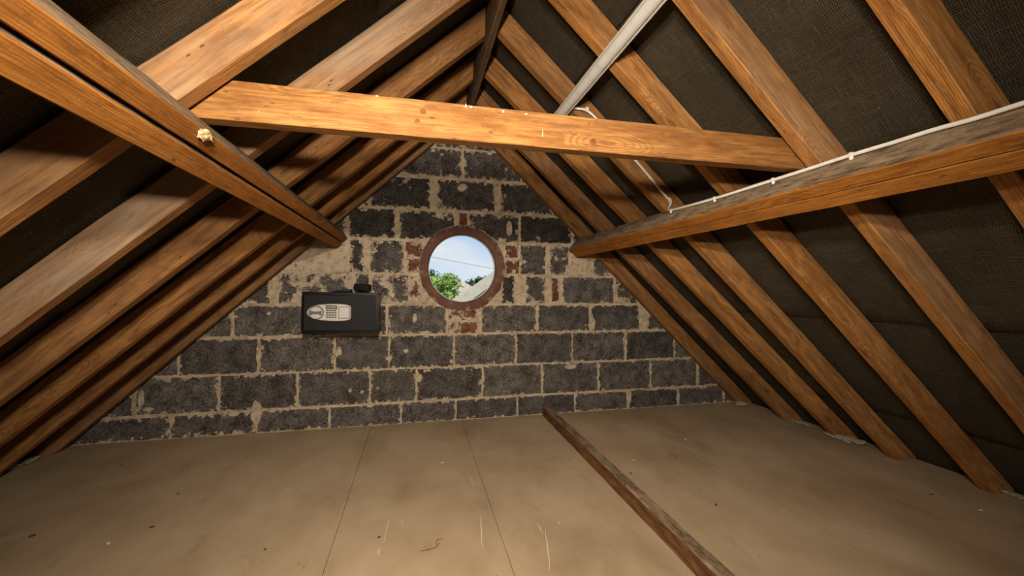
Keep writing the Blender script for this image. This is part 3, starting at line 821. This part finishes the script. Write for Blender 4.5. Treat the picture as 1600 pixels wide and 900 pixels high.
# ------------------------------------------------------------------ wall safe
sx0, sx1, sz0, sz1 = -.668, -.229, -.275+CZ, -.022+CZ
syf = 2.65
scx, scz = (sx0+sx1)/2, (sz0+sz1)/2
w2, h2 = (sx1-sx0)/2, (sz1-sz0)/2
root = empty('wall_safe', (scx, WALL-.005, scz))
root.rotation_euler = (0, math.radians(0.9), 0)
tag(root, 'small black steel safe with silver keypad panel, fixed to the block wall', 'safe')
bpy.context.view_layer.update()
RW_ = parent_world(root)
def spart(name, bm, mat, parent=root, smooth=False):
    return bm_obj(name, bm, mat, parent, smooth, RW_.copy())
dy = syf-(WALL-.005)                    # front face, local y
bm = bmesh.new(); add_box(bm, (-w2+.004, dy+.0195, -h2+.004), (w2-.004, 0, h2-.004), .004); spart('body', bm, M['black_metal'])
# raised frame round the door: four bars
fwid = .018
for lo, hi in (((-w2, dy, h2-fwid), (w2, dy+.019, h2)), ((-w2, dy, -h2), (w2, dy+.019, -h2+fwid)), ((-w2, dy, -h2+fwid+.0005), (-w2+fwid*.62, dy+.019, h2-fwid-.0005)), ((w2-fwid*.9, dy, -h2+fwid+.0005), (w2, dy+.019, h2-fwid-.0005))):
    bm = bmesh.new(); add_box(bm, lo, hi, .004, None, 3); spart('frame_bar', bm, M['black_metal'])
bm = bmesh.new(); add_box(bm, (-w2+fwid*.62+.002, dy+.010, -h2+fwid+.002), (w2-fwid*.9-.002, dy+.019, h2-fwid-.002), .0015); door = spart('door', bm, M['black_door'])
dy += .0085
# panel outline: a long oval, square at its right end (door-local metres, from the photo)
pc = -.145+CZ-scz
def panel_outline(g=0.0):
    x0, x1 = -.637-scx-g, -.388-scx+g; hh = .0525+g
    pts = []
    for k in range(17):                 # left nose
        a = math.pi/2+math.pi*k/16
        pts.append((x0+.098+.098*math.cos(a), pc+hh*0.93*math.sin(a)*(1.0)))
    def side(s): return [(x0+.125, pc+s*hh*.985), (x0+.16, pc+s*hh), (x0+.19, pc+s*hh*.985)]
    low = side(-1); c_ = .014
    corner = [(x1-c_-.014, pc-hh*.93), (x1-c_*.4, pc-hh*.80), (x1, pc-hh*.60)]
    pts += low+corner+[(x, 2*pc-z) for x, z in reversed(corner)]+[(x, 2*pc-z) for x, z in reversed(low)]
    return pts
bm = bmesh.new(); prism(bm, panel_outline(.0035), dy-.002, dy+.004, .002); spart('panel_rim', bm, M['key'], door)
bm = bmesh.new(); prism(bm, panel_outline(), dy-.010, dy+.003, .004); panel = spart('keypad_panel', bm, M['silver'], door)
def cyl(name, cx, cz, r, y0, y1, mat, n_=28, ch=.0015):
    bm = bmesh.new(); prism(bm, [(cx+r*math.cos(2*math.pi*k/n_), cz+r*math.sin(2*math.pi*k/n_)) for k in range(n_)], y0, y1, ch); return spart(name, bm, mat, door)
kx, kz = -.584-scx, pc-.002
cyl('knob_ring', kx, kz, .042, dy-.0125, dy-.009, M['key'])
cyl('knob', kx, kz, .0385, dy-.020, dy-.012, M['silver'], 32, .004)
bm = bmesh.new(); prism(bm, [(kx+x, kz+z) for x, z in ((-.031, -.014), (-.010, -.007), (.010, -.007), (.031, -.014), (.031, .014), (.010, .007), (-.010, .007), (-.031, .014))], dy-.030, dy-.019, .003); spart('knob_grip', bm, M['silver_dark'], door)
def bx(name, x0, x1, z0, z1, y0, y1, mat, bev=.001):
    bm = bmesh.new(); add_box(bm, (x0, y0, z0), (x1, y1, z1), bev); return spart(name, bm, mat, door)
gx = -.530-scx
bx('display_frame', gx, gx+.062, pc+.020, pc+.043, dy-.0135, dy-.009, M['key'])
bx('display', gx+.005, gx+.057, pc+.0245, pc+.0385, dy-.0145, dy-.012, M['lcd'], .0005)
for r_ in range(4):
    for c_ in range(4):
        x = gx+.0015+c_*.0152; z = pc+.011-r_*.0132
        bx('key', x, x+.0125, z-.0035, z+.0035, dy-.0125, dy-.009, M['key'])
bx('cover_groove', -.459-scx, -.395-scx, pc-.036, pc+.036, dy-.0115, dy-.009, M['silver_dark'])
bx('battery_cover', -.455-scx, -.399-scx, pc-.032, pc+.032, dy-.0135, dy-.010, M['silver'], .0012)
for cx in (-.175, .165):
    bm = bmesh.new(); add_box(bm, (cx-.02, dy+.05, -h2-.008), (cx+.02, -.03, -h2+.004), .002); spart('foot_bracket', bm, M['black_metal'])
# small black block on top of the safe
bpy.context.view_layer.update()
bm = bmesh.new()
add_box(bm, (-.048, -.045, .002), (.048, .045, .050), .006, Matrix.Rotation(math.radians(4), 4, 'Y') @ Matrix.Rotation(math.radians(-8), 4, 'Z'))
for v in bm.verts: v.co += Vector((mnoise.noise(v.co*40), mnoise.noise(v.co*40+Vector((5, 0, 0))), 0))*.003
o = bm_obj('black_box', bm, M['black_metal'], None, False, Matrix.Translation((-.345, WALL-.062, sz1+.006)))
tag(o, 'small dark box sitting on top of the safe against the wall', 'box')
bm = bmesh.new()
prism(bm, [(-.075, 0), (.045, 0), (.045, .013), (.02, .016), (-.02, .011), (-.075, .003)], -.03, .03, .002)
o = bm_obj('black_strap', bm, M['black_metal'], None, False, Matrix.Translation((-.455, WALL-.075, sz1+.0045)))
tag(o, 'thin black folded strip lying on the safe left of the small dark box', 'strap')

# ------------------------------------------------------------------ round window
win = empty('window_1', (HC.x, WALL, HC.z)); tag(win, kind='structure')
RI = 0.2415
bm = bmesh.new()
N = 96; loops = [[], [], [], [], []]
rr = random.Random(3)
for k in range(N):
    a = 2*math.pi*k/N; c, s = math.cos(a), math.sin(a)
    ro_ = 0.307+0.008*mnoise.noise(Vector((c*3, s*3, 1)))+0.006*mnoise.noise(Vector((c*9, s*9, 4)))
    for l, (r_, y) in zip(loops, ((ro_, .0035), (ro_-.004, -.005), (RI+.010, -.011), (RI+.001, -.004), (RI, .10))):
        l.append(bm.verts.new((r_*c, y, r_*s)))
for A_, B_ in zip(loops, loops[1:]):
    for k in range(N): bm.faces.new((A_[k], A_[(k+1) % N], B_[(k+1) % N], B_[k]))
bk = [bm.verts.new((0.262*math.cos(2*math.pi*k/N), .10, 0.262*math.sin(2*math.pi*k/N))) for k in range(N)]
for k in range(N): bm.faces.new((loops[-1][k], loops[-1][(k+1) % N], bk[(k+1) % N], bk[k]))
mwW = Matrix.Translation((HC.x, WALL, HC.z))
bm_obj('surround', bm, M['ring'], win, True, mwW)
def torus(name, R_, r_, y, mat, n_=96, m_=10):
    bm = bmesh.new(); rings = []
    for k in range(n_):
        a = 2*math.pi*k/n_
        rings.append([bm.verts.new(((R_+r_*math.cos(b))*math.cos(a), y+r_*math.sin(b), (R_+r_*math.cos(b))*math.sin(a))) for b in [2*math.pi*j/m_ for j in range(m_)]])
    for k in range(n_):
        A_, B_ = rings[k], rings[(k+1) % n_]
        for j in range(m_): bm.faces.new((A_[j], A_[(j+1) % m_], B_[(j+1) % m_], B_[j]))
    return bm_obj(name, bm, mat, win, True, mwW)
torus('bead', RI-.0025, .0032, .058, M['white'])
bm = bmesh.new(); prism(bm, [((RI-.002)*math.cos(2*math.pi*k/64), (RI-.002)*math.sin(2*math.pi*k/64)) for k in range(64)], .063, .067); bm_obj('glass_pane', bm, M['glass'], win, False, mwW)

# ------------------------------------------------------------------ bits lying about
def lump(name, loc, size, mat, seed, label, cat, n_=3, rough=.5, sub=2):
    rng = random.Random(seed); bm = bmesh.new()
    for k in range(n_):
        o = Vector((rng.uniform(-1, 1)*size[0]*.55, rng.uniform(-1, 1)*size[1]*.55, rng.uniform(0, .4)*size[2]))
        r_ = bmesh.ops.create_icosphere(bm, subdivisions=sub, radius=1.0)
        for v in r_['verts']:
            d = 1+rough*mnoise.noise(v.co*2.3+Vector((seed, k*3, 0)))
            v.co = Vector((v.co.x*size[0]*.6*d, v.co.y*size[1]*.6*d, v.co.z*size[2]*.6*d))+o
    zmin = min(v.co.z for v in bm.verts)
    for v in bm.verts: v.co.z = max(v.co.z-zmin-.3*size[2]*0, 0)
    o = bm_obj(name, bm, mat, None, False, Matrix.Translation(loc))
    return tag(o, label, cat)
lump('insulation_tuft', (2.60, 2.00, .001), (.05, .10, .022), M['insul'], 1, 'largest pale insulation tuft along the right floor edge, midway between two rafter feet', 'insulation', 5, .9)
lump('insulation_tuft', (2.62, 2.30, .001), (.035, .06, .012), M['insul'], 2, 'small insulation wisp at the right floor edge, close to the gable wall', 'insulation', 4, .9)
lump('insulation_tuft', (2.66, 1.26, .001), (.03, .05, .012), M['insul'], 3, 'insulation wisp at the far right floor edge, nearest the viewpoint', 'insulation', 4, .9)
lump('insulation_tuft', (-1.965, 2.62, .001), (.03, .07, .020), M['insul'], 4, 'insulation tuft at the left floor edge under the rafter feet', 'insulation', 4, .9)
lump('insulation_tuft', (2.56, 2.78, .001), (.05, .05, .018), M['mortar'], 5, 'mortar crumbs heaped in the far right corner below the gable wall', 'rubble', 4, .9)
# crust of dried foam clinging to the left purlin
fo = lump('foam_crust', (0, 0, 0), (.012, .020, .012), M['crumb'], 9, 'crumbly yellow foam crust stuck on the left purlin below the collar beam end', 'foam crust', 7, 1.2)
innL = Vector((SL/K, 0, -1/K)); dnL = Vector((-1/K, 0, -SL/K))
fo.location = Vector((-aL, 1.0, 1.21-SL*(aL+XR)+CZ))+innL*.1065+dnL*.007
fo.rotation_euler = (0, math.radians(137), 0)
# small dark chips on the boards
for k, (px, py, sz, mt) in enumerate(((50, 838, .011, 0), (237, 824, .009, 0), (414, 859, .006, 0), (169, 849, .011, 1), (691, 723, .009, 1), (278, 772, .006, 0), (190, 727, .007, 0), (592, 840, .007, 0), (1071, 687, .009, 1), (990, 719, .006, 1), (986, 740, .008, 0), (1119, 789, .008, 0), (975, 663, .008, 1), (896, 719, .008, 1), (1532, 797, .010, 1), (1455, 773, .008, 0), (873, 817, .006, 1))):
    p = to_floor(px, py)
    rng = random.Random(100+k); bm = bmesh.new()
    ol = [(sz*(1+.5*rng.random())*math.cos(a)*.8, sz*(.4+.3*rng.random())*math.sin(a)) for a in [2*math.pi*j/7 for j in range(7)]]
    prism(bm, ol, 0, .003, .001)
    rot = Matrix.Rotation(rng.uniform(0, 3), 4, 'Z') @ Matrix.Rotation(math.radians(90), 4, 'X')
    for v in bm.verts: v.co = rot @ Vector((v.co.x, -v.co.y, v.co.z))
    zmn = min(v.co.z for v in bm.verts)
    for v in bm.verts: v.co.z -= zmn
    where = ('at the far lower left of the floor', 'on the bare boards left of centre, toward the bottom left', 'left of the floor seam at the bottom of the photo', 'near the lower left, pale and largest there',
             'in front of the gable wall below the round window', 'on the left of the floor below the safe', 'at the far left near the gable wall', 'beside a pale scuff left of the bent twig', 'at the end of a pale scratch right of the batten',
             'on the floor just right of the batten, closer to the gable', 'right of the batten, a little nearer than its pale neighbour', 'by a grey smear right of the batten', 'close to the gable wall right of the batten end',
             'just left of the batten in mid floor', 'near the right edge of the floor, bottom right', 'at the right edge of the floor below the rafter feet', 'left of the batten near the bottom, by two pale drips')[k]
    o = bm_obj('debris_chip', bm, M['scuff'] if mt else M['debris'], None, False, Matrix.Translation(p+Vector((0, 0, .0003))))
    tag(o, ('tiny pale chip ' if mt else 'tiny dark chip ')+where, 'debris', 'pale chips on the floor' if mt else 'dark chips on the floor')
# bent twig on the boards
tp = [to_floor(657, 862), to_floor(672, 859), to_floor(682, 855), to_floor(687, 848)]
bm = bmesh.new(); sweep(bm, smooth_path([p+Vector((0, 0, .002)) for p in tp], 5), .0009, 6)
sweep(bm, smooth_path([tp[2]+Vector((0, 0, .002)), to_floor(683, 845)+Vector((0, 0, .003)), to_floor(692, 843)+Vector((0, 0, .002))], 5), .0008, 6)
tag(bm_obj('twig', bm, M['debris'], None, False), 'thin dark bent twig on the floor below the round window', 'twig')

# ------------------------------------------------------------------ outside: gardens and neighbours through the round window
GZ = -5.2
def dirp(px, py, Y):
    d = right*((px-800)/F)+up*((450-py)/F)+fw
    return Vector((d.x*Y/d.y, Y, CZ+d.z*Y/d.y))
gd = slab('ground', [(-60, 3.2, GZ), (60, 3.2, GZ), (60, 120, GZ), (-60, 120, GZ)], (0, 0, -.2), M['grass'], (0, 40, GZ)); tag(gd, kind='structure')
def tree(name, base, h, crown, n_leaf, mat, label, seed, leaf=.10, group=None):
    rng = random.Random(seed); base = Vector(base)
    root = empty(name, base); tag(root, label, 'tree', group)
    bm = bmesh.new(); sweep(bm, [base, base+Vector((.05, 0, h*.4)), base+Vector((-.03, .05, h*.86))], [.13, .09, .03], 8); bm_obj('trunk', bm, M['bark'], root, True)
    bm = bmesh.new()
    cz = h-crown[2]
    lobes = []
    for _ in range(30):
        zz = rng.uniform(-.75, .82); k_ = .72*(1-max(0, zz)*.75)
        lobes.append((Vector((rng.uniform(-1, 1)*k_*crown[0], rng.uniform(-1, 1)*k_*crown[1], cz+zz*crown[2])), rng.uniform(.22, .42)))
    for k in range(n_leaf):
        c, r_ = lobes[k % len(lobes)]
        v = Vector((rng.gauss(0, 1), rng.gauss(0, 1), rng.gauss(0, 1))).normalized()*(r_*crown[0]*rng.uniform(.6, 1.05))
        p = base+c+v
        a = Vector((rng.gauss(0, 1), rng.gauss(0, 1), rng.gauss(0, 1))).normalized(); b = a.orthogonal().normalized()
        s = leaf*rng.uniform(.6, 1.3)
        bm.faces.new([bm.verts.new(p+a*s), bm.verts.new(p+b*s*.5), bm.verts.new(p-a*s), bm.verts.new(p-b*s*.5)])
    me = bpy.data.meshes.new('foliage'); bm.to_mesh(me); bm.free(); me.materials.append(mat)
    o = bpy.data.objects.new('foliage', me); COL.objects.link(o); o.parent = root; o.matrix_basis = Matrix.Translation(-base); o['kind'] = 'stuff'
tc_ = dirp(689, 468, 11.0)
tree('garden_tree', (tc_.x, 11.0, GZ), tc_.z+.97-GZ, (.80, .8, 1.75), 13000, M['leaf'], 'sunlit green garden tree outside the left part of the round window', 4, .042)
for i, (px, py, Y, s, lab) in enumerate(((757, 452, 36, 1.45, 'dark tree top beyond the roofs, right side of the round window'), (738, 450, 44, 1.25, 'small distant dark bush on the skyline between the two roofs'), (673, 446, 42, 2.0, 'grey-green distant tree at the left rim of the round window'))):
    p = dirp(px, py, Y)
    tree('far_tree', (p.x, Y, GZ), p.z+s*.75-GZ, (s, s, s*1.2), 1300, M['leaf_dark'], lab, 40+i, .20)
# far house, hipped roof
def house(name, label, walls, ridge, eave_z, roof_over, wmat, rmat):
    pass
hp = dirp(705, 430, 27)
hx, hy = hp.x, 27.0
root = empty('far_house', (hx, hy, GZ)); tag(root, 'distant house with a sunlit beige tiled roof behind the garden tree', 'house')
ez = hp.z-2.6; hw = 4.3; hl = 4.0
bm = bmesh.new(); add_box(bm, (hx-hw+.4, hy-hl+.4, GZ), (hx+hw-.4, hy+hl-.4, ez)); bm_obj('wall', bm, M['render_wall'], root)
bm = bmesh.new()
c = [bm.verts.new(p) for p in ((hx-hw, hy-hl, ez), (hx+hw, hy-hl, ez), (hx+hw, hy+hl, ez), (hx-hw, hy+hl, ez), (hx, hy-.3, hp.z), (hx, hy+1.5, hp.z))]
for f in ((0, 1, 4), (1, 2, 5, 4), (2, 3, 5), (3, 0, 4, 5), (3, 2, 1, 0)): bm.faces.new([c[i] for i in f])
bm_obj('roof', bm, M['tiles'], root)
bm = bmesh.new(); add_box(bm, (hx-.15, hy+.5, hp.z-.6), (hx+.20, hy+.9, hp.z+.10)); bm_obj('chimney', bm, M['bark'], root)
# near neighbour: gable end facing us, verge climbing to the right
vy = 14.0
va, vb = dirp(712, 470, vy), dirp(775, 424, vy)
sl = (vb.z-va.z)/(vb.x-va.x)
dx = 4.2
EX = Vector((dirp(722, 452, 1.0).x, 1.0, 0))      # the ridge runs slightly away to the right
A0 = Vector((va.x-.9, vy, va.z-.9*sl)); P0 = Vector((A0.x+dx+.9, vy, A0.z+(dx+.9)*sl)); B0 = Vector((2*P0.x-A0.x, vy, A0.z))
root = empty('neighbour_house', (P0.x, vy+3, GZ)); tag(root, 'nearby house gable with pale verge rising to the right, outside the round window', 'house')
bm = bmesh.new()
front = [(A0.x+.2, GZ), (B0.x-.2, GZ), (B0.x-.2, A0.z+.0), (P0.x, P0.z-.2), (A0.x+.2, A0.z+.0)]
prism(bm, front, vy+.15, vy+.6); bm_obj('gable_wall', bm, M['render_wall'], root)
for s_, E0 in ((-1, A0), (1, B0)):
    n_ = Vector((-sl*(1 if s_ < 0 else -1), 0, 1)).normalized()
    bm = bmesh.new()
    q = [E0-n_*.14, P0-n_*.14, P0, E0.copy()]
    vsA = [bm.verts.new(p) for p in q]; vsB = [bm.verts.new(p+EX*7.2) for p in q]
    for i in range(4): bm.faces.new((vsA[i], vsA[(i+1) % 4], vsB[(i+1) % 4], vsB[i]))
    bm.faces.new(vsA); bm.faces.new(list(reversed(vsB)))
    bm_obj('roof_slope', bm, M['tiles'], root)
    bm = bmesh.new()
    q = [E0-n_*.30, P0-n_*.30, P0+n_*.02, E0+n_*.02]
    vsA = [bm.verts.new(p+Vector((0, -.03, 0))) for p in q]; vsB = [bm.verts.new(p+Vector((0, -.001, 0))) for p in q]
    for i in range(4): bm.faces.new((vsA[i], vsA[(i+1) % 4], vsB[(i+1) % 4], vsB[i]))
    bm.faces.new(vsA); bm.faces.new(list(reversed(vsB)))
    bm_obj('bargeboard', bm, M['barge'], root)
    bm = bmesh.new()
    q = [E0-n_*.40, P0-n_*.40, P0-n_*.31, E0-n_*.31]
    vsA = [bm.verts.new(p+Vector((0, -.02, 0))) for p in q]; vsB = [bm.verts.new(p+Vector((0, .3, 0))) for p in q]
    for i in range(4): bm.faces.new((vsA[i], vsA[(i+1) % 4], vsB[(i+1) % 4], vsB[i]))
    bm.faces.new(vsA); bm.faces.new(list(reversed(vsB)))
    bm_obj('soffit_shade', bm, M['soffit_shade'], root)  # dark strip below the bargeboard, its colour stands in for shade
# overhead wire on two poles well outside the view
w0, w1 = dirp(640, 395, 7.5), dirp(800, 425.5, 6.8)
pA = w0+(w0-w1)*1.5; pB = w1+(w1-w0)*1.5
bm = bmesh.new()
pp = []
for k in range(21):
    t = k/20; p = pA.lerp(pB, t); p.z -= .12*(1-(2*t-1)**2)-.12; pp.append(p)
sweep(bm, pp, .0055, 6)
tag(bm_obj('overhead_wire', bm, M['wire'], None, True), 'thin overhead wire crossing the sky outside the round window', 'wire')
